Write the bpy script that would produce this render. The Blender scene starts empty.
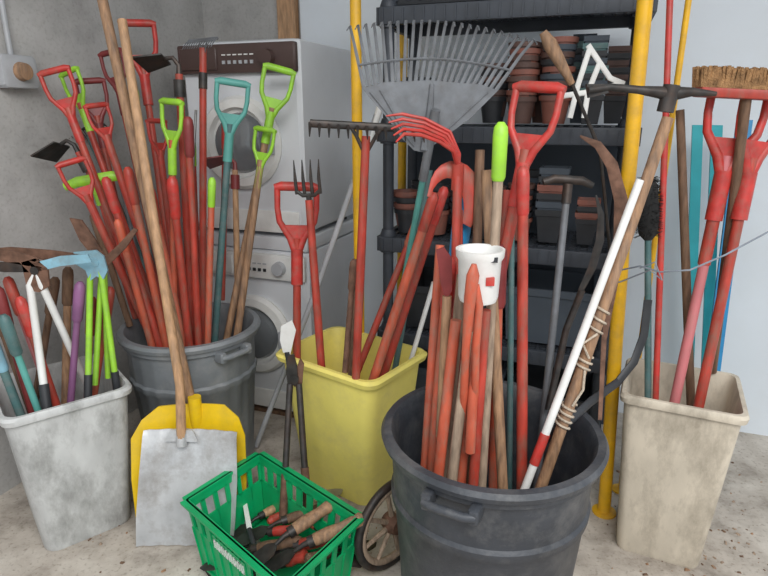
import bpy, bmesh, math, random
from mathutils import Vector, Matrix
random.seed(7)
V=Vector
# ---------------------------------------------------------------- camera
FPX=580.0; PITCH=math.radians(17); H=1.5
cd=bpy.data.cameras.new('camera'); cam=bpy.data.objects.new('camera',cd)
bpy.context.collection.objects.link(cam)
cam.location=(0,0,H); cam.rotation_euler=(math.radians(90)-PITCH,0,0)
cd.sensor_width=36; cd.lens=FPX/768*36; cd.clip_start=.02
bpy.context.scene.camera=cam
try:
    bpy.context.scene.view_settings.view_transform='Standard'
except Exception: pass
C,S=math.cos(PITCH),math.sin(PITCH)
def ray(u,v):
    x=(u-384)/FPX; y=-(v-288)/FPX
    return V((x,C+y*S,-S+y*C))
def A(u,v,Y):            # image pixel back-projected to an assumed distance Y
    d=ray(u,v); return V((0,0,H))+d*(Y/d.y)
def HZ(u,v,z):           # image pixel cast onto a level plane at assumed height z
    d=ray(u,v); return V((0,0,H))+d*((z-H)/d.z)
# ---------------------------------------------------------------- materials
def mat(name,col,rough=.5,metal=0,var=.25,scale=12,bump=0,bscale=60,dirt=None,dirtamt=.5,stretch=None,coat=0,dscale=None):
    m=bpy.data.materials.new(name); m.use_nodes=True
    nt=m.node_tree; N=nt.nodes; L=nt.links
    b=N['Principled BSDF']; b.inputs['Roughness'].default_value=rough; b.inputs['Metallic'].default_value=metal
    if coat: b.inputs['Coat Weight'].default_value=coat
    tc=N.new('ShaderNodeTexCoord'); mp=N.new('ShaderNodeMapping'); L.new(tc.outputs['Object'],mp.inputs[0])
    if stretch: mp.inputs['Scale'].default_value=stretch
    n=N.new('ShaderNodeTexNoise'); n.inputs['Scale'].default_value=scale; n.inputs['Detail'].default_value=6
    L.new(mp.outputs[0],n.inputs['Vector'])
    r=N.new('ShaderNodeValToRGB')
    r.color_ramp.elements[0].position=.3; r.color_ramp.elements[1].position=.7
    lo=[max(0,c*(1-var)) for c in col]; hi=[min(1,c*(1+var)) for c in col]
    r.color_ramp.elements[0].color=(*lo,1); r.color_ramp.elements[1].color=(*hi,1)
    L.new(n.outputs['Fac'],r.inputs[0]); out=r.outputs[0]
    if dirt:
        n2=N.new('ShaderNodeTexNoise'); n2.inputs['Scale'].default_value=dscale or scale*.35; n2.inputs['Detail'].default_value=10; n2.inputs['Roughness'].default_value=.72
        L.new(mp.outputs[0],n2.inputs['Vector'])
        r2=N.new('ShaderNodeValToRGB'); r2.color_ramp.elements[0].position=.46; r2.color_ramp.elements[1].position=.68
        r2.color_ramp.elements[0].color=(0,0,0,1); r2.color_ramp.elements[1].color=(dirtamt,)*3+(1,)
        L.new(n2.outputs['Fac'],r2.inputs[0])
        mx=N.new('ShaderNodeMix'); mx.data_type='RGBA'
        L.new(r2.outputs[0],mx.inputs['Factor']); L.new(out,mx.inputs['A']); mx.inputs['B'].default_value=(*dirt,1)
        out=mx.outputs['Result']
    L.new(out,b.inputs['Base Color'])
    if bump:
        n3=N.new('ShaderNodeTexNoise'); n3.inputs['Scale'].default_value=bscale; n3.inputs['Detail'].default_value=8
        L.new(mp.outputs[0],n3.inputs['Vector'])
        bp=N.new('ShaderNodeBump'); bp.inputs['Strength'].default_value=bump; bp.inputs['Distance'].default_value=.01
        L.new(n3.outputs['Fac'],bp.inputs['Height']); L.new(bp.outputs[0],b.inputs['Normal'])
    return m
st=(1,1,.35)
RED=mat('red_paint',(.42,.048,.030),.45,var=.3,scale=30,dirt=(.22,.12,.085),dirtamt=.85,dscale=26,stretch=st,bump=.08)
RED2=mat('bright_red_plastic',(.50,.038,.030),.42,var=.2,scale=25,dirt=(.30,.12,.09),dirtamt=.7,dscale=30)
ORED=mat('orange_red',(.52,.10,.05),.5,var=.25,scale=30,dirt=(.30,.18,.13),dirtamt=.85,dscale=26,stretch=st,bump=.08)
PINK=mat('faded_pink',(.56,.17,.18),.5,var=.2,dirt=(.42,.2,.18),dscale=25,stretch=st)
DRED=mat('dark_red',(.20,.03,.03),.45,var=.3)
LIME=mat('lime_plastic',(.31,.62,.04),.45,var=.15,dirt=(.25,.42,.10),dirtamt=.6,dscale=30)
TEAL=mat('teal_plastic',(.10,.34,.30),.5,var=.15)
TEALG=mat('teal_grey',(.07,.15,.15),.5,var=.2,dirt=(.2,.2,.19),dscale=25)
TURQ=mat('turquoise_paint',(.22,.42,.52),.45,var=.2,dirt=(.2,.2,.18),dscale=20)
WOOD=mat('worn_wood',(.33,.19,.105),.65,var=.4,scale=14,stretch=(6,6,1),bump=.3,dirt=(.20,.15,.12),dirtamt=.6)
WOODL=mat('pale_wood',(.46,.27,.145),.6,var=.3,scale=14,stretch=(6,6,1),bump=.25,dirt=(.28,.19,.13))
WOODD=mat('dark_wood',(.15,.085,.05),.7,var=.35,scale=14,stretch=(6,6,1),bump=.3)
WOODG=mat('weathered_wood',(.34,.25,.18),.7,var=.35,scale=14,stretch=(6,6,1),bump=.3)
BLACK=mat('black_plastic',(.026,.028,.032),.5,var=.3)
IRON=mat('dark_iron',(.05,.047,.045),.5,.5,var=.4,scale=30,dirt=(.12,.06,.035))
STEEL=mat('worn_steel',(.35,.35,.35),.4,.7,var=.25,scale=20,dirt=(.2,.14,.1))
GREYM=mat('grey_metal',(.17,.18,.195),.5,.2,var=.2,scale=20,dirt=(.11,.10,.095),dscale=15)
ALU=mat('scuffed_aluminium',(.52,.53,.54),.45,.35,var=.18,scale=9,dirt=(.30,.28,.26),dirtamt=.85,bump=.1,dscale=7)
RUST=mat('rusty_steel',(.17,.09,.06),.75,.3,var=.45,scale=30,bump=.3)
WHITE=mat('white_plastic',(.78,.78,.76),.45,var=.06,dirt=(.5,.47,.42),dirtamt=.4)
ENAMEL=mat('white_enamel',(.68,.70,.73),.3,var=.04,scale=3,dirt=(.5,.5,.5),dirtamt=.25)
BINW=mat('grimy_white_bin',(.56,.57,.565),.55,var=.15,scale=8,dirt=(.20,.20,.19),dirtamt=.75,bump=.08,dscale=5,stretch=(1.6,1.6,.8))
BINB=mat('grimy_beige_bin',(.64,.57,.46),.6,var=.12,scale=8,dirt=(.27,.23,.175),dirtamt=.75,bump=.08,stretch=(1.5,1.5,.7),dscale=5)
BING=mat('grey_rubber_bin',(.17,.185,.20),.5,var=.15,scale=8,dirt=(.30,.30,.29),dirtamt=.55,dscale=7)
BINK=mat('black_rubber_bin',(.045,.050,.060),.46,var=.25,scale=10,dirt=(.14,.14,.14),dirtamt=.8,bump=.15,dscale=6)
YEL=mat('pale_yellow_plastic',(.93,.80,.20),.48,var=.05,scale=8,dirt=(.62,.52,.2),dirtamt=.4,dscale=7)
YELD=mat('yellow_plastic',(.88,.58,.01),.4,var=.1,dirt=(.4,.3,.1),dirtamt=.4)
YELP=mat('yellow_painted_steel',(.88,.49,.012),.4,var=.1,scale=15,dirt=(.4,.25,.1),dirtamt=.5)
GREEN=mat('green_plastic',(.0,.38,.13),.42,var=.12,dirt=(.05,.2,.08),dirtamt=.3)
SHELF=mat('black_shelf_plastic',(.045,.052,.065),.5,var=.2)
DARKB=mat('slate_grey',(.06,.075,.095),.7,var=.2,scale=4)
TERRA=mat('terracotta_plastic',(.24,.085,.06),.6,var=.25,dirt=(.13,.09,.08),dscale=20)
PBROWN=mat('brown_pot_plastic',(.10,.055,.045),.6,var=.25)
BRIST=mat('brown_bristle',(.36,.20,.09),.9,var=.4,scale=40,bump=.8,bscale=200)
KBRIST=mat('black_bristle',(.015,.015,.015),.9,var=.4)
BLUE=mat('blue_paint',(.02,.25,.52),.45,var=.12)
CYAN=mat('cyan_paint',(.03,.42,.48),.45,var=.12)
ROPE=mat('rope',(.50,.42,.33),.85,var=.2,scale=60,bump=.5,bscale=200)
WIRE=mat('wire',(.32,.36,.42),.5,.3)
PANEL=mat('brown_panel',(.075,.045,.04),.35,var=.1)
GLASS=mat('porthole_glass',(.16,.17,.18),.08,var=.1,coat=.6)
PURP=mat('purple_paint',(.22,.09,.2),.5,var=.2)
GREYL=mat('light_grey',(.42,.43,.45),.5,var=.1)
CREAM=mat('white_board',(.74,.79,.84),.5,var=.03,scale=2,dirt=(.62,.62,.6),dirtamt=.3)

def concrete(name,a,b_,c,s1,bmp,spk=.7,spp=(.33,.48)):
    m=bpy.data.materials.new(name); m.use_nodes=True; nt=m.node_tree; N=nt.nodes; L=nt.links
    b=N['Principled BSDF']; b.inputs['Roughness'].default_value=.9
    tc=N.new('ShaderNodeTexCoord')
    n=N.new('ShaderNodeTexNoise'); n.inputs['Scale'].default_value=s1; n.inputs['Detail'].default_value=12; n.inputs['Roughness'].default_value=.66
    L.new(tc.outputs['Object'],n.inputs['Vector'])
    r=N.new('ShaderNodeValToRGB'); e=r.color_ramp.elements
    e[0].position=.34; e[0].color=(*a,1); e[1].position=.66; e[1].color=(*c,1); k=e.new(.5); k.color=(*b_,1)
    L.new(n.outputs['Fac'],r.inputs[0])
    n2=N.new('ShaderNodeTexNoise'); n2.inputs['Scale'].default_value=70; n2.inputs['Detail'].default_value=4
    L.new(tc.outputs['Object'],n2.inputs['Vector'])
    r2=N.new('ShaderNodeValToRGB'); r2.color_ramp.elements[0].position=spp[0]; r2.color_ramp.elements[0].color=(.5,.47,.43,1); r2.color_ramp.elements[1].position=spp[1]; r2.color_ramp.elements[1].color=(1,1,1,1)
    L.new(n2.outputs['Fac'],r2.inputs[0])
    mx=N.new('ShaderNodeMix'); mx.data_type='RGBA'; mx.blend_type='MULTIPLY'; mx.inputs['Factor'].default_value=spk
    L.new(r.outputs[0],mx.inputs['A']); L.new(r2.outputs[0],mx.inputs['B']); L.new(mx.outputs['Result'],b.inputs['Base Color'])
    bp=N.new('ShaderNodeBump'); bp.inputs['Strength'].default_value=bmp; bp.inputs['Distance'].default_value=.02
    L.new(n.outputs['Fac'],bp.inputs['Height']); L.new(bp.outputs[0],b.inputs['Normal'])
    return m
FLOORM=concrete('floor_concrete',(.24,.205,.17),(.46,.41,.355),(.60,.55,.485),4.0,.4,.6,(.30,.44))
WALLM=concrete('wall_render',(.33,.32,.31),(.44,.43,.415),(.52,.51,.495),2.6,.22,.25)
# ---------------------------------------------------------------- builder
class B:
    def __init__(s,name,M=None): s.name=name; s.bm=bmesh.new(); s.mats=[]; s.M=M
    def mi(s,m):
        if m not in s.mats: s.mats.append(m)
        return s.mats.index(m)
    def vv(s,p): return s.bm.verts.new(V(p))
    def f(s,vs,k):
        try: fc=s.bm.faces.new(vs); fc.material_index=k
        except ValueError: pass
    def loft(s,rings,m,cap0=True,cap1=True,close=False):
        k=s.mi(m); R=[[s.vv(p) for p in r] for r in rings]; n=len(R[0])
        for i in range(len(R)-1 if not close else len(R)):
            a=R[i]; b=R[(i+1)%len(R)]
            for j in range(n): s.f([a[j],a[(j+1)%n],b[(j+1)%n],b[j]],k)
        if not close:
            if cap0: s.f(R[0][::-1],k)
            if cap1: s.f(R[-1],k)
    def tube(s,pts,r,m,seg=10,flat=1.0,n0=None,close=False):
        pts=[V(p) for p in pts]; n=len(pts)
        if not isinstance(r,(list,tuple)): r=[r]*n
        rings=[]; nn=None
        for i,p in enumerate(pts):
            if close: t=pts[(i+1)%n]-pts[i-1]
            else: t=pts[min(i+1,n-1)]-pts[max(i-1,0)]
            t.normalize()
            if nn is None:
                nn=V(n0) if n0 is not None else (V((0,-1,0)) if abs(t.y)<.9 else V((0,0,1)))
            nn=nn-t*nn.dot(t); nn.normalize(); bb=t.cross(nn)
            rings.append([p+nn*(math.cos(a)*r[i]*flat)+bb*(math.sin(a)*r[i]) for a in [2*math.pi*j/seg for j in range(seg)]])
        s.loft(rings,m,close=close)
    def slab(s,p00,p10,p11,p01,nrm,th,m):
        nrm=V(nrm).normalized()*th; q=[V(p) for p in (p00,p10,p11,p01)]
        s.loft([q,[p+nrm for p in q]],m)
    def box(s,c,size,m,ax=None,bev=0):
        ax=ax or (V((1,0,0)),V((0,1,0)),V((0,0,1))); c=V(c); x,y,z=[ax[i]*size[i]/2 for i in range(3)]
        if bev:
            bx=ax[0]*bev; by=ax[1]*bev; bz=ax[2]*bev
            def ring(dx,zz):
                X=x-bx*dx;Y=y-by*dx
                o=[]
                for sx,sy in((1,1),(-1,1),(-1,-1),(1,-1)):
                    a=c+X*sx+(Y-by*.9)*sy+zz; b2=c+(X-bx*.9)*sx+Y*sy+zz
                    o+= [a,b2] if sx*sy>0 else [b2,a]
                return o
            s.loft([ring(.8,-z),ring(.2,-z+bz*.3),ring(0,-z+bz),ring(0,z-bz),ring(.2,z-bz*.3),ring(.8,z)],m)
        else:
            s.loft([[c-x-y-z,c+x-y-z,c+x+y-z,c-x+y-z],[c-x-y+z,c+x-y+z,c+x+y+z,c-x+y+z]],m)
    def poly(s,pts,nrm,th,m):
        nrm=V(nrm).normalized()*th/2; s.loft([[V(p)-nrm for p in pts],[V(p)+nrm for p in pts]],m)
    def lathe(s,prof,c,m,seg=40,axis=None,fl=None):
        c=V(c)
        if axis is None: X,Y,Z=V((1,0,0)),V((0,1,0)),V((0,0,1))
        else:
            Z=V(axis).normalized(); X=Z.orthogonal().normalized(); Y=Z.cross(X)
        s.loft([[c+(X*math.cos(a)+Y*math.sin(a))*(r*(1+(fl(a,z) if fl else 0)))+Z*z for a in [2*math.pi*j/seg for j in range(seg)]] for r,z in prof],m)
    def done(s,loc=None,sharp=38):
        bmesh.ops.recalc_face_normals(s.bm,faces=s.bm.faces)
        if loc is None:
            zs=[v.co for v in s.bm.verts]; mn=min(zs,key=lambda c:c.z)
            loc=V((sum(v.x for v in zs)/len(zs),sum(v.y for v in zs)/len(zs),mn.z))
        loc=V(loc)
        for v in s.bm.verts: v.co-=loc
        me=bpy.data.meshes.new(s.name); s.bm.to_mesh(me); s.bm.free()
        for m in s.mats: me.materials.append(m)
        me.shade_smooth(); me.set_sharp_from_angle(angle=math.radians(sharp))
        o=bpy.data.objects.new(s.name,me)
        bpy.context.collection.objects.link(o)
        if s.M is not None: o.location=s.M@loc; o.rotation_euler=s.M.to_euler()
        else: o.location=loc
        return o
def Rz(a): return Matrix.Rotation(a,4,'Z')
# ---------------------------------------------------------------- room
PH=math.radians(-20); EX=V((math.cos(PH),math.sin(PH),0)); EY=V((-math.sin(PH),math.cos(PH),0)); UZ=V((0,0,1))
W0=V((-1.04,3.45,0))+EY*.09   # inside corner left/back
MR=Matrix.Translation(W0)@Rz(PH)
b=B('floor'); b.box((0,1.5,-.05),(9,8,.1),FLOORM); b.done((0,0,0))
b=B('wall_left',MR); b.box((-.06,-1.6,1.45),(.12,3.4,2.9),WALLM); b.done((0,0,0))
b=B('wall_back',MR); b.box((2.1,.06,1.45),(4.2,.12,2.9),WALLM); b.done((0,0,0))
b=B('ceiling',MR); b.box((2.1,-1.25,2.95),(4.4,2.7,.1),CREAM); b.done((0,0,0))
b=B('white_wall_board',MR); b.box((2.36,-.015,1.4),(3.48,.025,2.8),CREAM); b.done()
b=B('trim_1',MR); b.box((.55,-.03,1.4),(.1,.05,2.8),WOODL); b.done()
rd=ray(10,72); o3=V((0,0,H)); sp=o3+rd*((W0-o3).dot(EX)/rd.dot(EX))
b=B('wall_switch'); ax=(EY,UZ,EX); sp=sp+EX*.03; b.box(sp,(.15,.12,.06),GREYL,ax,bev=.012)
b.lathe([(0,0),(.035,0),(.03,.025),(0,.028)],sp+EX*.03,WOOD,20,axis=EX)
b.tube([sp+UZ*.05-EX*.01,sp+UZ*.95-EX*.01],.010,GREYL,8); b.done()
# ---------------------------------------------------------------- washing machines
WM0=V((-.355,2.60,0))-EX*.6; MW=Matrix.Translation(WM0)@Rz(PH)
def washer(name,z0,darkpanel):
    M=Matrix.Translation(WM0+UZ*z0)@Rz(PH)
    b=B(name,M); w,d,h=.6,.58,.85
    b.box((w/2,d/2,h/2+.01),(w,d,h-.02),ENAMEL,bev=.02)
    pm=PANEL if darkpanel else WHITE
    b.box((w/2,-.012,h-.075),(w-.01,.035,.12),pm,bev=.008)
    b.box((.12,-.032,h-.075),(.19,.012,.09),WHITE if not darkpanel else PANEL,bev=.004)
    b.lathe([(.0,0),(.034,0),(.03,.03),(.0,.03)],(.47,-.028,h-.075),PANEL if darkpanel else GREYL,24,axis=(0,-1,0))
    for i in range(6):
        b.box((.25+i*.028,-.031,h-.09),(.014,.008,.014),GREYL if darkpanel else BLACK)
        b.box((.25+i*.028,-.031,h-.06),(.018,.003,.005),WHITE if darkpanel else GREYL)
    b.lathe([(.0,0),(.20,0),(.205,.02),(.19,.04),(.155,.045),(.145,.02),(.13,.015),(.0,.035)],(w/2,0,.42),WHITE,44,axis=(0,-1,0))
    b.lathe([(.0,.0),(.135,.0),(.12,.03),(.07,.045),(.0,.05)],(w/2,-.012,.42),GLASS,36,axis=(0,-1,0))
    b.box((w/2+.17,-.045,.42),(.03,.03,.09),GREYL,bev=.006)
    b.box((w/2,-.003,.07),(w-.06,.01,.1),WHITE,bev=.003)
    for x in(.05,w-.05):
        for y in (.05,d-.05): b.lathe([(.02,0),(.02,.03)],(x,y,0),BLACK,12)
    b.done()
washer('washing_machine',.02,False)
b=B('machine_plinth',MW); b.box((.3,.29,.01),(.6,.58,.02),WOODD); b.done()
b=B('stacking_frame',MW); b.box((.3,.29,.905),(.6,.58,.065),ENAMEL,bev=.01); b.done()
washer('washing_machine',.94,True)
# ---------------------------------------------------------------- shelving
S0=V((-.02,2.46,0)); SL,SD=.98,.40
MS=Matrix.Translation(S0)@Rz(PH)
SH=[.10,.55,.98,1.44,1.88]
b=B('plastic_shelving_unit',MS)
for z in SH:
    for y in(0,SD): b.box((SL/2,y,z-.03),(SL,.022,.064),SHELF,bev=.005)
    for x in(0,SL): b.box((x,SD/2,z-.03),(.022,SD,.064),SHELF)
    for i in range(24): b.box((SL*(i+.5)/24,-.012,z-.03),(.006,.006,.05),SHELF)
    nx=24
    for i in range(1,nx): b.box((SL*i/nx,SD/2,z-.01),(.012,SD,.018),SHELF)
    for j in range(1,9): b.box((SL/2,SD*j/9,z-.012),(SL,.010,.016),SHELF)
    for x in(.03,SL-.03):
        for y in(.03,SD-.03): b.lathe([(.034,-.07),(.034,.01),(.027,.03)],(x,y,z),SHELF,16)
for x in(.03,SL-.03):
    for y in(.03,SD-.03): b.tube([(x,y,0),(x,y,1.88)],.023,SHELF,14)
b.done((0,0,0))
b=B('shade_backing_panel',MS); b.box((.5,SD+.06,.70),(1.02,.02,1.36),DARKB); b.done()  # added dark panel; its colour supplies the shade behind the lower shelves
def pots(x,y,z,r,n,ms,h=None,sq=False,name='plant_pot_stack'):
    b=B(name,MS); h=h or r*1.7
    for i in range(n):
        zz=z+i*r*.42; m=ms[i%len(ms)]
        seg=4 if sq else 24
        pr=[(r*.68,0),(r*.9,h*.82),(r,h*.82),(r*1.02,h),(r*.93,h),(r*.86,h*.8),(r*.62,.01)]
        dx=random.uniform(-.006,.006); c=V((x+dx,y,zz))
        rings=[[c+V((math.cos(a)*q,math.sin(a)*q,w)) for a in [2*math.pi*(j+.5)/seg for j in range(seg)]] for q,w in pr]
        b.loft(rings,m)
    b.done()
z=1.452
pots(.555,.10,z,.058,9,[PBROWN,TERRA,PBROWN]); pots(.68,.09,z,.060,9,[TERRA,BLACK,PBROWN,DARKB]); pots(.81,.09,z,.06,9,[BLACK,TEALG,DARKB],sq=True); pots(.62,.26,z,.06,9,[PBROWN,TERRA]); pots(.76,.26,z,.06,10,[DARKB,BLACK,TEALG],sq=True); pots(.89,.22,z,.06,8,[BLACK,PBROWN],sq=True)
pots(.12,.12,z,.06,4,[DARKB,BLACK]);pots(.27,.14,z,.06,3,[DARKB,TERRA]);pots(.43,.2,z,.06,6,[BLACK,PBROWN])
z=.992
pots(.09,.10,z,.06,4,[BLACK,TERRA]); pots(.22,.10,z,.062,5,[TERRA,BLACK,BLACK]); pots(.34,.10,z,.055,5,[BLACK,DARKB]); pots(.12,.28,z,.06,5,[BLACK]); pots(.455,.10,z,.056,6,[BLACK,PBROWN]); pots(.57,.10,z,.054,7,[TERRA,BLACK,PBROWN,BLACK]); pots(.70,.11,z,.078,6,[BLACK,DARKB,BLACK,TERRA],sq=True); pots(.84,.11,z,.06,4,[BLACK,TERRA],sq=True); pots(.37,.28,z,.06,6,[BLACK,PBROWN]); pots(.62,.28,z,.07,6,[DARKB,BLACK],sq=True)
def crate(x,y,z,w,d,h,m,name='storage_box'):
    b=B(name,MS)
    def rr(q,zz): return [(x-q*w/2,y-d/2*q,zz),(x+q*w/2,y-d/2*q,zz),(x+q*w/2,y+d/2*q,zz),(x-q*w/2,y+d/2*q,zz)]
    b.loft([rr(.9,z),rr(.97,z+h-.03),rr(1.02,z+h-.03),rr(1.02,z+h),rr(.95,z+h),rr(.88,z+.01)],m); b.done()
crate(.30,.2,.562,.42,.32,.2,BLACK); crate(.72,.2,.562,.36,.32,.24,DARKB); crate(.3,.2,.112,.5,.33,.26,DARKB); crate(.76,.2,.112,.36,.33,.22,BLACK)
b=B('seed_tray_stack',MS)
for i in range(4):
    zz=1.892+i*.03; x0=.42
    def rr_(q): return [(x0-q*.40,.2-.17*q),(x0+q*.40,.2-.17*q),(x0+q*.40,.2+.17*q),(x0-q*.40,.2+.17*q)]
    b.loft([[(x,y,zz) for x,y in rr_(.93)],[(x,y,zz+.045) for x,y in rr_(.98)],[(x,y,zz+.045) for x,y in rr_(1.02)],[(x,y,zz+.052) for x,y in rr_(1.02)],[(x,y,zz+.052) for x,y in rr_(.96)],[(x,y,zz+.006) for x,y in rr_(.91)]],BLACK)
for i in range(16): b.box((.06+i*.048,.035,1.96),(.008,.01,.11),SHELF)
b.done()
# ---------------------------------------------------------------- bins
def rr(c,ang,hw,hd,cr,z,n=5):
    o=[]
    for sx,sy,a0 in((1,1,0),(-1,1,90),(-1,-1,180),(1,-1,270)):
        for i in range(n+1):
            a=math.radians(a0+90*i/n); x=sx*(hw-cr)+cr*math.cos(a); y=sy*(hd-cr)+cr*math.sin(a)
            o.append(V((c[0]+x*math.cos(ang)-y*math.sin(ang),c[1]+x*math.sin(ang)+y*math.cos(ang),z)))
    return o
class Bin: pass
def rectbin(name,c,ang,w,d,h,m,tp=.78,cr=.045,lip=.018):
    b=B(name); g=lambda k,z,e=0: rr(c,ang,w/2*k+e,d/2*k+e,cr,z)
    b.loft([g(tp-.02,0),g(tp,.012),g(1-.04,h-.05),g(1-.035,h-.03,.0),g(1,h-.028,lip*.35),g(1,h-.01,lip*.5),g(1,h,lip*.2),g(1,h,-.008),g(.97,h-.03,-.010),g(tp,.03,-.01),g(tp,.02,-.02)],m)
    b.done((c[0],c[1],0))
    o=Bin(); o.z=h; R=Rz(-ang)
    def ins(p):
        q=R@V((p.x-c[0],p.y-c[1],0)); k=tp+(1-tp)*p.z/h
        return abs(q.x)<w/2*k-.03 and abs(q.y)<d/2*k-.03
    o.ins=ins; return o
def roundbin(name,c,r0,r1,h,m,flute=False,hang=None):
    b=B(name); fl=(lambda a,z:(.012*math.cos(a*24) if .1<z<h-.16 else 0)) if flute else None
    pr=[(r0-.02,0),(r0,.015),(r0+.005,.05),(r0+.012,.055),(r0+.012,.075),(r0+.01,.09),(r0+(r1-r0)*.3,h*.3),(r0+(r1-r0)*.66,h*.66),(r0+(r1-r0)*.68+.008,h*.675),(r0+(r1-r0)*.72+.008,h*.71),(r0+(r1-r0)*.73,h*.725),(r1-.008,h-.055),(r1+.006,h-.048),(r1+.008,h-.03),(r1+.018,h-.026),(r1+.022,h-.012),(r1+.014,h),(r1-.006,h),(r1-.014,h-.012),(r1-.02,h-.06),(r0-.01,.03),(r0-.03,.02)]
    b.lathe(pr,(c[0],c[1],0),m,96,fl=fl)
    for ha in (hang or []):
        dr=V((math.cos(ha),math.sin(ha),0)); tn=V((-dr.y,dr.x,0)); q=V((c[0],c[1],h-.058))+dr*(r1-.004)
        b.box(q-tn*.06+dr*.015,(.026,.05,.040),m,(tn,dr,UZ),bev=.006); b.box(q+tn*.06+dr*.015,(.026,.05,.040),m,(tn,dr,UZ),bev=.006)
        b.tube([q-tn*.065+dr*.032,q-tn*.04+dr*.042,q+tn*.04+dr*.042,q+tn*.065+dr*.032],.0115,m,12)
    b.done((c[0],c[1],0))
    o=Bin(); o.z=h
    o.ins=lambda p: math.hypot(p.x-c[0],p.y-c[1])<r0+(r1-r0)*p.z/h-.045
    return o
aW=math.atan2(.159,.194)
WB=rectbin('white_waste_bin',(-1.165,1.885),aW,.39,.39,.57,BINW,tp=.76)
GB=roundbin('grey_dustbin',(-.80,2.25),.21,.262,.66,BING,flute=True,hang=[math.radians(-38),math.radians(142)])
YB=rectbin('yellow_bin',(-.13,2.145),math.atan2(-.28,.383),.48,.37,.58,YEL,tp=.76,cr=.05,lip=.03)
KB=roundbin('black_dustbin',(.300,1.43),.235,.286,.66,BINK,hang=[math.radians(-118),math.radians(62)])
RB=rectbin('beige_waste_bin',(1.0035,1.773),math.atan2(-.43,.90),.35,.33,.62,BINB,tp=.76,cr=.03)
# ---------------------------------------------------------------- green crate
Lc,Bc,Nc,Rc=V((-.65,1.63,0)),V((-.467,1.895,0)),V((-.27,1.27,0)),V((-.085,1.545,0))
b=B('green_crate'); cc=(Lc+Bc+Nc+Rc)/4; top=[Lc,Nc,Rc,Bc]; bot=[cc+(p-cc)*.86 for p in top]; hz=.27
for i in range(4):
    t0,t1=top[i]+UZ*hz,top[(i+1)%4]+UZ*hz; b0,b1=bot[i]+UZ*.01,bot[(i+1)%4]+UZ*.01
    nr=(t1-t0).cross(UZ).normalized(); nr=nr if nr.dot((t0+t1)/2-cc)>0 else -nr
    P=lambda s,t:(b0.lerp(b1,s)).lerp(t0.lerp(t1,s),t)
    b.slab(P(0,0),P(1,0),P(1,.62),P(0,.62),nr,.006,GREEN)
    b.slab(P(0,.86),P(1,.86),P(1,1),P(0,1),nr,.006,GREEN)
    n=9 if i%2==0 else 6
    for k in range(n+1):
        s0=k/n; wd=.028; a=max(0,s0-wd); c2=min(1,s0+wd)
        b.slab(P(a,.6),P(c2,.6),P(c2,.88),P(a,.88),nr,.007,GREEN)
        b.slab(P(max(0,s0-.005),.0),P(min(1,s0+.005),.0),P(min(1,s0+.005),.62),P(max(0,s0-.005),.62),nr,.011,GREEN)
    b.slab(P(-.01,.965)-nr*.004,P(1.01,.965)-nr*.004,P(1.01,1.0)-nr*.004,P(-.01,1.0)-nr*.004,nr,.028,GREEN)
    b.slab(P(0,.0),P(1,.0),P(1,.05),P(0,.05),nr,.013,GREEN)
    if i==0:
        for k in range(8):
            x=.30+k*.043; o=.0125; y0=.64; y1=.77
            b.slab(P(x-.01,.60),P(x+.045,.60),P(x+.045,.82),P(x-.01,.82),nr,.010,GREEN)
            b.slab(P(x,y0),P(x+.008,y0),P(x+.008,y1),P(x,y1),nr,o,WHITE)
            if k%3!=1: b.slab(P(x,y1-.03),P(x+.03,y1-.03),P(x+.03,y1),P(x,y1),nr,o,WHITE)
            if k%2: b.slab(P(x,y0),P(x+.03,y0),P(x+.03,y0+.03),P(x,y0+.03),nr,o,WHITE)
            b.slab(P(x+.022,y0),P(x+.03,y0),P(x+.03,y1),P(x+.022,y1),nr,o,WHITE)
b.loft([[p+UZ*.005 for p in bot],[p+UZ*.014 for p in bot]],GREEN)
b.done((cc.x,cc.y,.005))
# ---------------------------------------------------------------- heads
def frame(p0,p1,roll=0):
    d=(p1-p0).normalized(); n=V((0,-1,0)); n=(n-d*n.dot(d)).normalized(); s=d.cross(n)
    if roll:
        R=Matrix.Rotation(math.radians(roll),3,d); s=R@s; n=R@n
    return d,s,n
def h_dgrip(b,p,d,s,n,m,k=1.2):
    k=k*.80; w=.052*k;h=.135*k; L=lambda a,c:p+s*a+d*c
    for q in(-1,1): b.tube([L(0,-.05*k),L(q*w*.35,-.0*k),L(q*w*.9,.045*k),L(q*w,.08*k),L(q*w,h)],[.011*k,.010*k,.0085*k,.008*k,.0085*k],m,10)
    b.tube([L(-w*1.15,h),L(-w*.8,h+.004*k),L(w*.8,h+.004*k),L(w*1.15,h)],[.009*k,.0125*k,.0125*k,.009*k],m,12)
    b.poly([L(0,-.05*k),L(w*.7,.035*k),L(-w*.7,.035*k)],n,.011*k,m)
    b.tube([L(0,-.13*k),L(0,-.03*k)],.0165*k,m,12)
def h_fork(b,p,d,s,n,m,k=1):
    b.tube([p-d*.06*k,p+d*.03*k],.018*k,m,8)
    b.tube([p-s*.08*k+d*.06*k,p-s*.04*k+d*.03*k,p+s*.04*k+d*.03*k,p+s*.08*k+d*.06*k],.013*k,m,8)
    for i in range(4):
        x=(-.08+.16*i/3)*k
        b.tube([p+s*x+d*.04*k,p+s*x+d*.14*k+n*.012*k,p+s*x*1.05+d*.26*k],[.012*k,.011*k,.003*k],m,8)
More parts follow.
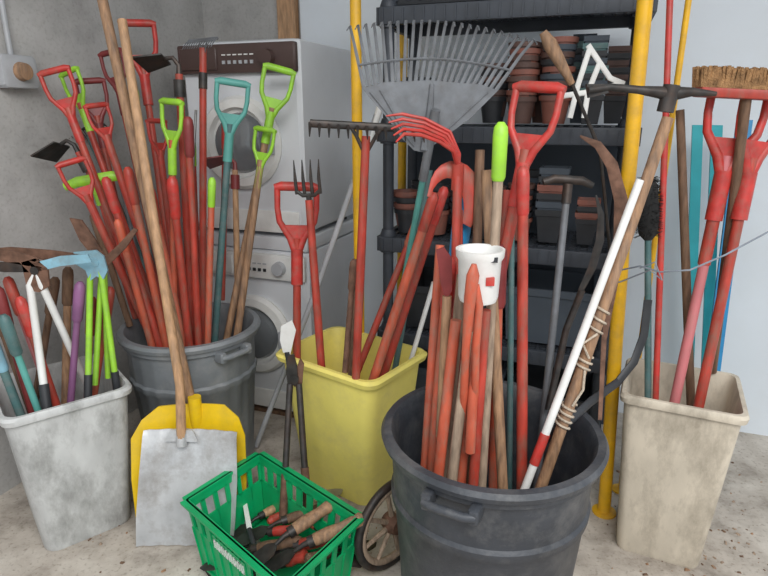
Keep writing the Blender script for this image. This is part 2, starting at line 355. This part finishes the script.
def h_rake(b,p,d,s,n,m,k=1,nt=13):
    w=.17*k
    b.tube([p-s*w+d*.03,p+s*w+d*.03],.012*k,m,8,flat=.8)
    for q in(-1,1): b.tube([p-d*.06,p+s*q*.03*k,p+s*q*.05*k+d*.03],.006*k,m,8)
    for i in range(nt):
        x=-w+2*w*i/(nt-1); b.tube([p+s*x+d*.03,p+s*x+d*.018+n*.03*k,p+s*x-d*.008+n*.065*k],[.006*k,.005*k,.002*k],m,6)
def h_hoe(b,p,d,s,n,m,k=1,sg=-1):
    b.tube([p-d*.08,p-d*.02],.019*k,m,10)
    b.tube([p-d*.03,p+d*.03,p+d*.05*k+s*sg*.02,p+d*.045*k+s*sg*.05*k],[.012,.009,.008,.008],m,8)
    q=p+d*.045*k+s*sg*.04*k; u=(s*sg-d*.25).normalized(); w=(n+d*.25).normalized()
    b.poly([q-w*.045*k,q+w*.045*k,q+w*.07*k+u*.09*k,q-w*.07*k+u*.09*k],u.cross(w),.006,m)
def h_tee(b,p,d,s,n,m,k=1):
    b.tube([p-s*.09*k,p-s*.05*k+d*.012,p+s*.05*k+d*.012,p+s*.09*k],[.012*k,.016*k,.016*k,.012*k],m,10,flat=.8); b.tube([p-d*.07*k,p],.017*k,m,10)
def h_knob(b,p,d,s,n,m,k=1):
    b.tube([p-d*.13*k,p-d*.12*k,p-d*.02*k,p,p+d*.012*k],[.014*k,.018*k,.019*k,.017*k,.008*k],m,12)
def h_moon(b,p,d,s,n,m,k=1):
    pts=[]; rad=[]
    for i in range(15):
        a=math.radians(-45+215*i/14); pts.append(p+s*(-.02+.06*math.cos(a))*k+d*(.02+.085*math.sin(a))*k); rad.append((.006+.022*math.sin(math.pi*min(1,(i+2)/15)))*k)
    b.tube(pts,rad,m,8,flat=.25,n0=n); b.tube([p-d*.12,p-d*.04,p+d*.02*k+s*.0],[.016,.014,.01],m,8)
def h_none(b,p,d,s,n,m,k=1): pass
HEADS=dict(d=h_dgrip,fork=h_fork,rake=h_rake,hoe=h_hoe,tee=h_tee,knob=h_knob,moon=h_moon,none=h_none)
def tool(name,bn,base,tp,lean,m,r=.014,head='d',hm=None,k=1.2,roll=0,bands=None,**kw):
    p0=HZ(base[0],base[1],bn.z); p1=A(tp[0],tp[1],p0.y+lean)
    d=(p1-p0).normalized(); q=p0.copy()
    while q.z>.06 and bn.ins(q-d*.02): q=q-d*.02
    dd,s,n=frame(p0,p1,roll)
    b=B(name); b.tube([q,q.lerp(p1,.5),p1],[r,r*1.02,r*.93],m,14)
    HEADS[head](b,p1,dd,s,n,hm or m,k,**kw)
    for (t,l,bmt) in (bands or []): b.tube([p0.lerp(p1,t),p0.lerp(p1,t)+dd*l],r*1.18,bmt,12)
    b.done(q); return p0,p1,dd,s,n
T=tool
# ---- grey dustbin
T('garden_spade',GB,(150,322),(68,108),.05,RED,.015,'d',RED2,1.25,roll=10)
T('garden_spade',GB,(158,318),(80,103),.10,RED,.014,'d',LIME,1.1,roll=-20)
T('border_fork',GB,(140,315),(97,116),.12,RED,.014,'d',DRED,1.25,roll=25)
T('garden_spade',GB,(146,325),(86,195),-.03,RED,.016,'d',RED2,1.15,roll=35)
T('weeding_tool',GB,(136,318),(96,182),.0,RED,.014,'tee',LIME,1.3,roll=12)
T('hoe',GB,(165,315),(78,152),.0,RED,.013,'hoe',IRON,1.1)
T('garden_rake',GB,(160,300),(88,135),.10,TEALG,.012,'rake',IRON,.5,roll=40)
T('garden_spade',GB,(170,322),(106,135),.03,RED,.016,'d',RED2,1.0,roll=50)
T('border_spade',GB,(176,300),(143,66),.15,RED,.015,'d',RED2,1.6,roll=20)
T('hoe',GB,(192,325),(179,74),.03,RED,.015,'hoe',IRON,1.1)
T('garden_rake',GB,(203,318),(203,48),.10,RED,.0145,'rake',GREYM,.5,roll=-35,bands=[(.86,.06,IRON)])
T('garden_fork',GB,(175,330),(172,140),.0,ORED,.013,'d',LIME,1.2,roll=-30)
T('border_fork',GB,(181,318),(160,150),.05,RED,.014,'d',RED2,1.0,roll=60)
T('border_fork',GB,(216,322),(230,124),.02,TEALG,.014,'d',TEAL,1.35,roll=12)
T('garden_fork',GB,(232,312),(272,108),.10,WOOD,.015,'d',LIME,1.4,roll=10,bands=[(.88,.09,LIME)])
T('garden_spade',GB,(240,315),(261,160),.06,WOOD,.0155,'d',LIME,1.1,roll=-25)
T('hoe',GB,(238,308),(235,170),.08,WOODL,.013,'hoe',DRED,1.0)
T('weeding_tool',GB,(222,300),(226,120),.12,RED,.014,'knob',RED2,1)
T('edging_tool',GB,(198,305),(192,140),.12,RED,.015,'knob',LIME,.9)
T('border_spade',GB,(188,332),(172,180),-.02,RED,.015,'knob',RED2,1.1)
T('weeding_tool',GB,(208,330),(212,180),.0,ORED,.013,'knob',LIME,.8)
T('garden_fork',GB,(148,332),(118,222),-.02,ORED,.014,'knob',ORED,.9,roll=30)
T('garden_hoe',GB,(155,330),(106,180),.02,RED,.016,'knob',RED2,1)
T('border_spade',GB,(168,308),(118,85),.14,RED,.013,'d',DRED,1.2,roll=-10)
T('garden_fork',GB,(163,330),(128,170),.01,ORED,.015,'knob',RED,1)
T('garden_hoe',GB,(182,330),(150,190),.0,ORED,.014,'knob',RED,1)
T('garden_fork',GB,(130,326),(94,215),.0,WOODD,.013,'knob',WOODD,1)
T('garden_spade',GB,(198,332),(188,120),.0,RED,.013,'knob',DRED,1)
T('garden_hoe',GB,(160,305),(135,90),.12,TEALG,.011,'knob',LIME,.8)
T('metal_stake',GB,(186,310),(196,110),.1,STEEL,.006,'none')
T('metal_stake',GB,(150,305),(112,150),.1,GREYM,.008,'none')
# ---- white bin
T('edging_tool',WB,(28,395),(-2,290),.02,DRED,.014,'knob',DRED,1)
T('garden_hoe',WB,(15,400),(-10,335),.0,TEALG,.014,'knob',TURQ,1)
T('border_fork',WB,(45,380),(8,280),.05,PINK,.013,'knob',RED,1)
T('weeding_tool',WB,(72,385),(80,285),.05,PURP,.012,'knob',PURP,1)
T('edging_tool',WB,(66,375),(68,270),.08,WOOD,.014,'knob',WOODD,1)
T('weeding_tool',WB,(98,370),(110,290),.06,ORED,.012,'knob',RED,1)
T('border_fork',WB,(52,392),(20,300),.02,RED,.013,'knob',RED2,1)
T('weeding_tool',WB,(40,372),(55,280),.1,WOODD,.013,'knob',WOODD,1)
T('garden_hoe',WB,(88,378),(92,300),.04,PINK,.012,'knob',DRED,1)
T('garden_hoe',WB,(35,402),(4,318),-.01,TEAL,.011,'knob',TEALG,1)
T('weeding_tool',WB,(22,385),(-8,300),.04,WOODD,.013,'knob',WOODD,1)
def twoleg(name,bn,l0,l1,piv,Y,m,r,mh,blades):
    b=B(name); pv=A(*piv,Y)
    for g in(l0,l1):
        p0=HZ(g[0],g[1],bn.z); p1=A(g[2],g[3],Y); d=(p1-p0).normalized(); q=p0.copy()
        while q.z>.06 and bn.ins(q-d*.02): q=q-d*.02
        b.tube([q,p0,p1,pv],[r,r,r,r*.7],m,12); b.tube([q,q+d*.12],r*1.3,BLACK,10)
    for pts,m2 in blades:
        b.poly([A(u,v,Y-.005) for u,v in pts],(0,1,0),.008,m2)
    b.lathe([(0,-.012),(.014,-.012),(.014,.012),(0,.012)],pv,mh,16,axis=(0,1,0)); b.done()
twoleg('hedge_shears',WB,(88,392,90,280),(116,382,102,278),(96,262),1.93,LIME,.0105,TURQ,
   [([(74,252),(96,250),(104,256),(108,270),(104,279),(97,276),(90,281),(86,270),(76,264)],TURQ),([(78,264),(60,262),(30,258),(0,254),(-12,249),(10,247),(50,250),(80,254)],RUST)])
twoleg('hedge_shears',WB,(46,402,30,285),(82,374,42,285),(36,270),1.86,WHITE,.0125,IRON,
   [([(22,262),(36,258),(48,268),(50,286),(40,292),(28,290)],RUST),([(30,266),(8,262),(-20,256),(-20,250),(10,250),(40,258)],RUST),([(30,272),(5,272),(-25,268),(-20,262),(20,262)],IRON),([(30,264),(60,256),(88,254),(92,262),(60,266),(36,272)],TURQ)])
b=B('grass_shears'); 
b.poly([A(u,v,1.98) for u,v in((100,262),(118,245),(134,228),(138,230),(126,248),(106,268))],(0,1,0),.008,RUST)
b.poly([A(u,v,1.99) for u,v in((70,218),(82,220),(96,240),(108,262),(98,262),(80,240))],(0,1,0),.008,RUST)
b.tube([A(102,262,1.985),HZ(95,385,.57)],.010,LIME,10); b.tube([A(104,264,1.985),HZ(108,378,.57)],.010,LIME,10); b.done()
# ---- yellow bin
T('garden_fork',YB,(297,350),(297,238),.02,RED,.0155,'d',RED2,1.75,roll=8)
T('hand_fork',YB,(321,360),(309,200),.04,RED,.015,'fork',IRON,.55,roll=-10)
T('garden_rake',YB,(356,378),(366,136),.02,RED,.015,'rake',IRON,1.05,roll=6)
T('edging_iron',YB,(345,372),(354,262),.02,RUST,.011,'knob',RUST,.8)
T('border_spade',YB,(375,374),(434,196),.0,ORED,.017,'knob',RED,1)
T('border_spade',YB,(386,366),(444,190),.03,RED,.017,'knob',RED2,1)
T('garden_cane',YB,(414,350),(434,282),.03,WHITE,.010,'none')
T('garden_hoe',YB,(398,352),(430,170),.06,TEALG,.012,'none')
T('weeding_tool',YB,(352,345),(356,262),.1,WOODD,.012,'knob',WOODD,1)
T('garden_spade',YB,(366,350),(420,215),.08,RED,.014,'knob',ORED,1)
b=B('paint_scraper'); b.poly([A(u,v,2.08) for u,v in((281,326),(292,320),(296,330),(290,356),(283,352),(280,340))],(0,1,0),.004,WHITE); b.tube([A(287,352,2.08),A(292,385,2.06)],.010,BLACK,8); b.done()
# ---- leaf rake
pb=HZ(392,345,.58); pt=A(428,152,1.93); d,s,n=frame(pb,pt); q=pb-d*.35
b=B('leaf_rake'); b.tube([q,pt+d*.12],.011,TEAL,12); b.tube([pt-d*.1,pt+d*.14],.015,GREYM,12)
def LP(u,v,dy=0): return A(u,v,1.93+dy)
ot=[(414,150),(424,152),(440,140),(470,118),(498,90),(480,84),(430,80),(385,82),(362,88),(385,115),(402,138)]
b.poly([LP(*p) for p in ot],n,.008,GREYM)
b.tube([LP(424,150,-.008),LP(430,110,-.010),LP(432,84,-.008)],[.014,.011,.007],GREYM,8)
for (ua,va,ub,vb) in((414,146,370,92),(402,128,380,90),(436,140,488,92)): b.tube([LP(ua,va,-.006),LP(ub,vb,-.006)],.003,GREYM,6)
N=24
for i in range(N):
    t=i/(N-1); a=LP(364+t*132,88-8*math.sin(math.pi*t)+2*t); tipu=350+t*184; tipv=26-12*math.sin(math.pi*t)+t*14
    m1=LP((364+t*132)*.35+tipu*.65,(86)*.4+tipv*.6-3); e=LP(tipu,tipv,-.02); hk=LP(tipu+(t-.5)*6,tipv+4,-.05)
    b.tube([a,m1,e,hk],[.0068,.0055,.0048,.0035],GREYM,6,flat=.5)
for f in (.35,):
    pp=[LP((364+t*132)*(1-f)+(350+t*184)*f,(86-7*math.sin(math.pi*t))*(1-f)+(26-12*math.sin(math.pi*t)+t*14)*f,-.004) for t in [j/12 for j in range(13)]]
    b.tube(pp,.004,GREYM,6)
b.done()
# ---- thin pole leaning by yellow bin
b=B('metal_pole'); g=HZ(256,446,.02); b.tube([g,A(318,285,2.33),A(383,97,2.40)],.012,GREYL,12); b.tube([A(366,150,2.385),A(384,95,2.4)],.0145,WHITE,12); b.done()
# ---- black dustbin
T('garden_spade',KB,(436,428),(450,262),.05,ORED,.0165,'knob',RED2,1)
T('wooden_handled_hoe',KB,(448,430),(462,275),.03,WOODG,.015,'none')
T('lopper',KB,(464,440),(473,330),.0,ORED,.015,'none')
T('garden_fork',KB,(455,410),(458,210),.09,RED,.015,'moon',RED,1.05,roll=10)
T('wooden_handled_hoe',KB,(484,440),(501,127),.03,WOODG,.0125,'knob',LIME,.95)
T('border_spade',KB,(470,420),(526,150),.10,RED,.0165,'d',RED2,1.45,roll=-35)
T('garden_rake',KB,(500,436),(486,170),.08,WOOD,.014,'none')
T('lopper',KB,(495,424),(499,250),.05,ORED,.014,'knob',DRED,1.2)
T('garden_hoe',KB,(522,430),(523,170),.08,RED,.0145,'knob',RED2,.9)
T('metal_stake',KB,(510,405),(512,200),.12,TEALG,.009,'none')
T('dibber',KB,(545,404),(568,184),.12,GREYM,.011,'tee',IRON,.8)
T('garden_pole',KB,(543,440),(640,180),.10,WHITE,.011,'none',bands=[(-.1,.09,RED2)])
T('garden_cane',KB,(428,420),(440,245),.08,ORED,.013,'none')
T('weeding_tool',KB,(472,408),(480,150),.1,WOODD,.014,'none')
T('garden_spade',KB,(442,442),(456,320),.02,ORED,.015,'none')
T('marker_cane',KB,(440,405),(464,205),.13,STEEL,.008,'knob',BLUE,1.5)
T('garden_hoe',KB,(456,446),(470,330),.0,WOODG,.014,'none')
T('wooden_handled_hoe',KB,(488,412),(508,190),.1,RED,.014,'none')
T('garden_fork',KB,(476,448),(486,310),.0,RED,.013,'none')
p0,p1,d,s,n=T('rope_bound_mattock',KB,(560,432),(668,118),.10,WOOD,.0155,'none')
b=B('rope_binding'); 
for (t0,t1,nn) in((.02,.10,4),(.22,.26,2),(.34,.42,2.5)):
    pts=[]
    for i in range(int(nn*14)+1):
        a=2*math.pi*i/14; pts.append(p0.lerp(p1,t0+(t1-t0)*i/(nn*14))+(s*math.cos(a)+n*math.sin(a))*.0195)
    b.tube(pts,.0035,ROPE,6)
b.tube([p0.lerp(p1,.1)+n*.02,p0.lerp(p1,.16)+n*.022+s*.012,p0.lerp(p1,.22)+n*.02],.0035,ROPE,6)
b.tube([p0.lerp(p1,.26)+n*.02,p0.lerp(p1,.30)+n*.022-s*.03,p0.lerp(p1,.34)+n*.02],.0035,ROPE,6)
b.done()
Y=p1.y
b=B('mattock_head'); b.tube([A(588,90,Y-.02),A(610,87,Y),A(640,90,Y),A(672,94,Y),A(692,92,Y),A(716,94,Y)],[.007,.009,.010,.018,.011,.006],IRON,10,flat=.9)
b.poly([A(586,84,Y),A(604,84,Y),A(608,93,Y),A(588,98,Y)],(0,1,0),.012,IRON); b.tube([A(672,85,Y),A(665,112,Y)],.020,IRON,12); b.done()
b=B('cultivator'); Y=1.62
c0=A(458,168,Y)
for i in range(5):
    q=i/4
    b.tube([c0,A(459-q*6,148-q*3+6,Y-.01*i),A(450-q*10,132+q*10,Y-.015*i),A(425-q*4,119+q*16,Y-.02*i),A(402+q*2,114+q*20,Y-.03*i),A(386+q*10,116+q*26,Y-.035*i)],[.0065,.0055,.005,.005,.0045,.002],RED2,8)
b.tube([c0+V((0,0,.0)),HZ(452,415,.66)],.013,RED,12); b.tube([c0-UZ*.06,c0+UZ*.012],.017,RED,12); b.done()
b=B('scythe_blade'); Y=1.60
pp=[(596,420),(604,340),(612,290),(620,240),(621,200),(612,165),(598,145),(580,136)]
b.tube([A(600,420,1.5)]+[A(u,v,Y) for u,v in pp[1:]],[.006,.008,.014,.019,.019,.016,.011,.003],RUST,8,flat=.2); b.done()
b=B('pruning_sickle'); b.tube([HZ(548,410,.66),A(566,330,1.6),A(582,290,1.6)],.010,IRON,10)
b.tube([A(580,292,1.6),A(592,268,1.6),A(600,240,1.6),A(601,215,1.6),A(596,195,1.6)],[.008,.012,.012,.009,.002],IRON,8,flat=.25); b.done()
b=B('rubber_hose')
b.tube([A(648,300,1.72),A(644,335,1.71),A(634,362,1.69),A(618,382,1.66),HZ(590,402,.69),HZ(565,425,.67),HZ(545,440,.60)],.0135,BLACK,10,flat=.4); b.done()
b=B('white_plastic_cup'); cp=A(479,276,1.335)
b.lathe([(.0,0),(.044,0),(.048,.012),(.051,.10),(.057,.11),(.058,.127),(.051,.127),(.044,.11),(.040,.02),(0,.02)],cp-UZ*.06,WHITE,32)
b.box(cp+V((.015,-.049,.052)),(.035,.006,.012),BLACK); b.box(cp+V((.018,-.047,.0)),(.02,.008,.02),RED2)
b.tube([cp-UZ*.058,HZ(470,452,.66)],.013,ORED,12); b.done()
b=B('secateurs'); Y=1.258
b.tube([A(474,264,Y),A(473,275,Y),A(470,298,Y),A(466,345,Y+.02),HZ(462,440,.66)],[.006,.015,.014,.010,.011],ORED,12)
b.tube([A(476,285,Y+.01),A(479,305,Y+.01),A(476,350,Y+.02),HZ(474,440,.66)],[.008,.010,.009,.011],ORED,12); b.done()
b=B('bill_hook'); b.poly([A(u,v,1.4) for u,v in((436,250),(444,247),(452,258),(452,290),(446,300),(441,285))],(0,1,0),.007,DRED); b.tube([A(447,296,1.4),HZ(440,436,.66)],.012,WOOD,10); b.done()
# ---- right bin
T('garden_spade',RB,(678,386),(727,156),.06,PINK,.016,'d',RED2,1.9,roll=-10,bands=[(.55,.27,RED)])
T('garden_fork',RB,(702,390),(752,158),.07,RED,.016,'d',RED2,1.8,roll=15)
T('measuring_rod',RB,(656,386),(671,-30),.12,RED2,.010,'none')
T('garden_rake',RB,(690,380),(680,110),.10,WOODD,.014,'none')
p0,p1,d,s,n=T('bottle_brush',RB,(648,384),(648,240),.04,TEALG,.011,'none')
b=B('brush_head'); b.tube([p1+d*.0,p1+d*.02,p1+d*.08,p1+d*.17,p1+d*.22],[.012,.028,.034,.028,.006],KBRIST,20)
for i in range(500):
    a=random.uniform(0,6.283); t=random.uniform(.015,.2); c=p1+d*t; o=s*math.cos(a)+n*math.sin(a)
    b.tube([c+o*.02,c+o*(.044 if t<.15 else .036)+d*random.uniform(-.01,.01)],[.0012,.0008],KBRIST,3)
b.done()
Y=1.80
b=B('push_broom'); a=A(696,90,Y); e=A(800,95,Y-.06); ax=((e-a).normalized(),V((0,1,0)),UZ)
c=(a+e)/2; L=(e-a).length
b.box(c+UZ*-.005,(L,.06,.028),RED,ax,bev=.006)
for i in range(44):
    for j in range(5):
        o=c+ax[0]*(-L/2+L*(i+.5)/44)+V((0,-.024+.012*j,.008)); t=o+UZ*random.uniform(.050,.060)+V((random.uniform(-.005,.005),random.uniform(-.008,.008),0))
        b.tube([o,t],[.0050,.0055],BRIST,5)
b.tube([c-UZ*.01,HZ(712,372,.62)],.0145,WOODD,12); b.done()
# posts
b=B('yellow_post'); q=HZ(604,512,0); b.tube([q,q.lerp(A(626,200,1.93),.98),A(648,-30,1.93)],.0235,YELP,20); b.lathe([(.045,0),(.045,.006),(.026,.01)],q,YELP,20); b.done()
b=B('yellow_post'); q=A(357,120,2.36); q.z=0; t=q+UZ*2.0; b.tube([q,t],.021,YELP,18); b.lathe([(.045,0),(.045,.006),(.026,.01)],q,YELP,20); b.done()
b=B('yellow_post'); q=A(683,40,2.05); q.z=0; b.tube([q,q+UZ*2.1],.010,YELP,18);  b.lathe([(.035,0),(.035,.006),(.016,.01)],q,YELP,20); b.done()
b=B('yellow_post'); q=A(402,170,2.92); q.z=0; b.tube([q,q+UZ*2.1],.021,YELP,18);  b.lathe([(.045,0),(.045,.006),(.024,.01)],q,YELP,20); b.done()
b=B('blue_plank'); p=A(700,420,2.25); p=V((p.x-.02,p.y-.1,0)); t=A(745,120,2.35); w=.055; b.slab(p-EX*w/2,p+EX*w/2,t+EX*w/2,t-EX*w/2,EY,.02,BLUE); b.done()
b=B('cyan_plank'); p=A(705,300,2.4); p=V((p.x,2.35,0)); t=A(698,125,2.45); b.slab(p-EX*.02,p+EX*.02,t+EX*.02,t-EX*.02,EY,.02,CYAN); p=p+EX*.07; t=t+EX*.07; b.slab(p-EX*.02,p+EX*.02,t+EX*.02,t-EX*.02,EY,.02,CYAN); b.done()
b=B('tie_wire'); pts=[(598,285,1.85),(612,272,1.80),(640,266,1.72),(660,272,1.66),(690,270,1.62),(725,255,1.6),(768,232,1.6),(800,215,1.6)]
b.tube([A(*p) for p in pts],.0028,WIRE,6)
b.tube([A(598,283,1.85),A(620,282,1.78),A(650,270,1.70),A(662,280,1.68),A(655,262,1.68),A(640,268,1.72)],.0025,WIRE,6); b.done()
b=B('scrubbing_brush'); b.tube([A(543,32,1.9),A(550,44,1.9),A(560,62,1.9),A(572,84,1.9)],[.012,.022,.018,.010],WOOD,12); b.tube([A(572,84,1.9),A(600,150,1.95),A(610,250,2.0)],.006,IRON,8); b.done()
b=B('white_hanger_frame'); Y=2.0
for g in([(588,45),(610,78),(624,84)],[(590,48),(578,85),(570,118)],[(600,62),(588,92),(584,118)],[(562,96),(590,92),(620,84)]):
    b.tube([A(u,v,Y) for u,v in g],.009,WHITE,8,flat=.5)
b.done()
# ---------------------------------------------------------------- snow shovels
def sheet(b,rows,m,th=.004,rib=0):
    rings=[]
    for (c,hw,bow,sd) in rows:
        rg=[]; xs=[-1+2*j/16 for j in range(17)]
        for x in xs: rg.append(c+sd*x*hw+V((0,-1,0))*(bow*x*x)+V((0,-1,0))*rib*math.cos(x*18))
        for x in xs[::-1]: rg.append(c+sd*x*hw+V((0,-1,0))*(bow*x*x)+V((0,1,0))*th+V((0,-1,0))*rib*math.cos(x*18))
        rings.append(rg)
    b.loft(rings,m)
X=V((1,.05,0)).normalized()
b=B('snow_shovel')
sheet(b,[(V((-.72,1.86,.03)),.20,.045,X),(V((-.72,1.89,.2)),.21,.045,X),(V((-.715,1.91,.36)),.205,.045,X),(V((-.71,1.925,.42)),.175,.035,X),(V((-.71,1.93,.46)),.12,.015,X)],YELD,.006)
hp=V((-.70,1.93,.46)); b.tube([hp-UZ*.12,A(98,-20,2.17)],.0175,WOOD,14); b.tube([hp-UZ*.12,hp+UZ*.03],.024,YELD,12); b.done()
b=B('aluminium_shovel'); X=V((1,-.04,0)).normalized()
sheet(b,[(V((-.715,1.725,.004)),.175,.012,X),(V((-.71,1.755,.1)),.18,.014,X),(V((-.70,1.795,.24)),.178,.016,X),(V((-.695,1.84,.385)),.17,.016,X),(V((-.695,1.855,.40)),.17,.016,X)],ALU,.003,rib=.0022)
hp=A(181,425,1.83); b.tube([hp-UZ*.06+V((0,-.012,0)),A(180,385,1.85),A(122,20,2.12)],[.017,.0165,.0155],WOODL,14)
b.tube([hp-UZ*.075+V((0,-.016,0)),hp-UZ*.02],[.020,.019],ALU,12)
b.poly([hp-UZ*.02-X*.04,hp-UZ*.02+X*.04,hp-UZ*.06+X*.06+V((0,-.012,0)),hp-UZ*.06-X*.06+V((0,-.012,0))],(0,-1,.3),.005,ALU); b.done()
# ---------------------------------------------------------------- wheel
b=B('rusty_cart_wheel'); c=V((.03,1.64,.17)); ud=V((.72,.69,0)).normalized(); ax=ud.cross(UZ); R=.155
b.tube([c+(ud*math.cos(a)+UZ*math.sin(a))*R for a in [2*math.pi*i/40 for i in range(40)]],.014,IRON,10,close=True,n0=ax)
b.tube([c+(ud*math.cos(a)+UZ*math.sin(a))*(R-.018) for a in [2*math.pi*i/40 for i in range(40)]],.012,WOODG,10,close=True,n0=ax)
for i in range(8):
    a=math.pi*i/4+.2; b.tube([c,c+(ud*math.cos(a)+UZ*math.sin(a))*(R-.015)],[.010,.007],WOODG,8)
b.lathe([(0,-.03),(.028,-.03),(.035,-.01),(.035,.01),(.028,.03),(0,.03)],c,RUST,20,axis=ax); b.done()
# ---------------------------------------------------------------- crate contents
def handtool(name,a,e,m,r,hm=IRON,k=1):
    b=B(name); d=(e-a).normalized(); L=(e-a).length
    b.tube([a,a+d*.01,a+d*L*.3,a+d*L*.55,a+d*L*.9,e],[r*.6,r*.95,r*1.05,r*.85,r*1.1,r*.5],m,14)
    b.tube([a+d*.01,a-d*.012],r*.9,hm,12)
    b.tube([a,a-d*.03,a-d*.06-UZ*.01],[r*.6,r*.4,.006],hm,10)
    q=a-d*.06-UZ*.01; sd=d.cross(UZ).normalized()
    b.loft([[q+sd*w*k+d*(-t)+UZ*(h2),q-sd*w*k+d*(-t)+UZ*h2,q-sd*w*k+d*(-t)+UZ*(h2-.003),q+sd*w*k+d*(-t)+UZ*(h2-.003)] for t,w,h2 in((0,.01,0),(.02,.03,-.004),(.08,.033,-.012),(.12,.02,-.018),(.14,.003,-.02))],hm); b.done()
handtool('hand_trowel',HZ(292,531,.20),HZ(340,499,.25),WOOD,.021)
handtool('hand_trowel',HZ(312,541,.20),HZ(366,517,.26),WOOD,.021)
handtool('hand_fork',HZ(298,545,.15),HZ(338,539,.18),RED,.020)
handtool('hand_trowel',HZ(256,549,.12),HZ(302,540,.16),WOODD,.019)
handtool('hand_fork',HZ(284,562,.12),HZ(308,555,.15),RED,.020)
handtool('hand_trowel',HZ(300,505,.10),HZ(268,522,.10),RED,.016,hm=STEEL)
handtool('hand_trowel',HZ(245,522,.05),HZ(236,496,.07),GREEN,.014,hm=STEEL)
handtool('hand_trowel',HZ(330,552,.15),HZ(306,561,.17),WOODD,.019)
handtool('hand_fork',HZ(285,520,.13),HZ(322,508,.15),WOODD,.017)
handtool('hand_trowel',HZ(262,500,.05),HZ(282,486,.06),TEALG,.014,hm=STEEL)
handtool('hand_fork',HZ(240,545,.05),HZ(262,530,.07),RED,.015,hm=IRON)
handtool('hand_trowel',HZ(318,528,.12),HZ(296,512,.13),ORED,.015)
handtool('hand_fork',HZ(272,532,.10),HZ(300,528,.13),RED2,.017,hm=IRON)
handtool('hand_fork',HZ(262,515,.08),HZ(290,500,.09),WOODL,.015,hm=IRON)
b=B('kitchen_knife'); b.poly([HZ(u,v,.12) for u,v in((242,500),(246,498),(252,528),(247,530))],UZ,.003,WHITE); b.tube([HZ(249,529,.12),HZ(255,548,.10)],.009,BLACK,8); b.done()
b=B('loppers'); 
for (u0,v0,u1,v1) in((283,518,290,384),(308,515,299,384)):
    a=HZ(u0,v0,.10); e=A(u1,v1,1.93); d=(e-a).normalized(); b.tube([a,a+d*.17],.015,RUST,12); b.tube([a+d*.15,e],.012,IRON,10)
b.lathe([(0,-.012),(.018,-.012),(.018,.012),(0,.012)],A(294,378,1.935),IRON,16,axis=(0,1,0))
b.poly([A(u,v,1.93) for u,v in((288,386),(286,370),(288,356),(294,354),(297,366),(298,384))],(0,1,0),.01,IRON)
b.poly([A(u,v,1.94) for u,v in((294,386),(296,370),(300,358),(304,364),(302,386))],(0,1,0),.01,RUST); b.done()
# floor litter
b=B('leaf_litter')
for i in range(420):
    x=random.uniform(-1.15,1.6); y=random.uniform(1.15,2.4); r=random.uniform(.0015,.005)
    if random.random()<.35: x=random.uniform(.85,1.4); y=random.uniform(1.3,1.9)
    a=random.uniform(0,6.28); p=V((x,y,.0005)); dx=V((math.cos(a),math.sin(a),0))*r*random.uniform(1,2.4); dy=V((-math.sin(a),math.cos(a),0))*r
    b.loft([[p-dx-dy,p+dx-dy*.6,p+dx*.8+dy,p-dx*.7+dy],[(p-dx*.7-dy*.7)+UZ*r,(p+dx*.7-dy*.4)+UZ*r*.8,(p+dx*.5+dy*.7)+UZ*r,(p-dx*.5+dy*.7)+UZ*r*.6]],random.choice([WOODD,WOOD,WOODG]))
b.done()
# ---------------------------------------------------------------- light
w=bpy.data.worlds.new('World'); bpy.context.scene.world=w; w.use_nodes=True
bg=w.node_tree.nodes['Background']; bg.inputs[0].default_value=(.88,.94,1,1); bg.inputs[1].default_value=.88
def area(name,loc,tgt,size,e,col):
    l=bpy.data.lights.new(name,'AREA'); l.shape='RECTANGLE'; l.size=size[0]; l.size_y=size[1]; l.energy=e; l.color=col
    o=bpy.data.objects.new(name,l); o.location=loc; o.rotation_euler=(V(tgt)-V(loc)).to_track_quat('-Z','Y').to_euler(); bpy.context.collection.objects.link(o)
area('daylight_opening',(.8,-1.4,3.7),(0,2.2,.6),(3.5,2.0),185,(1,.985,.96))
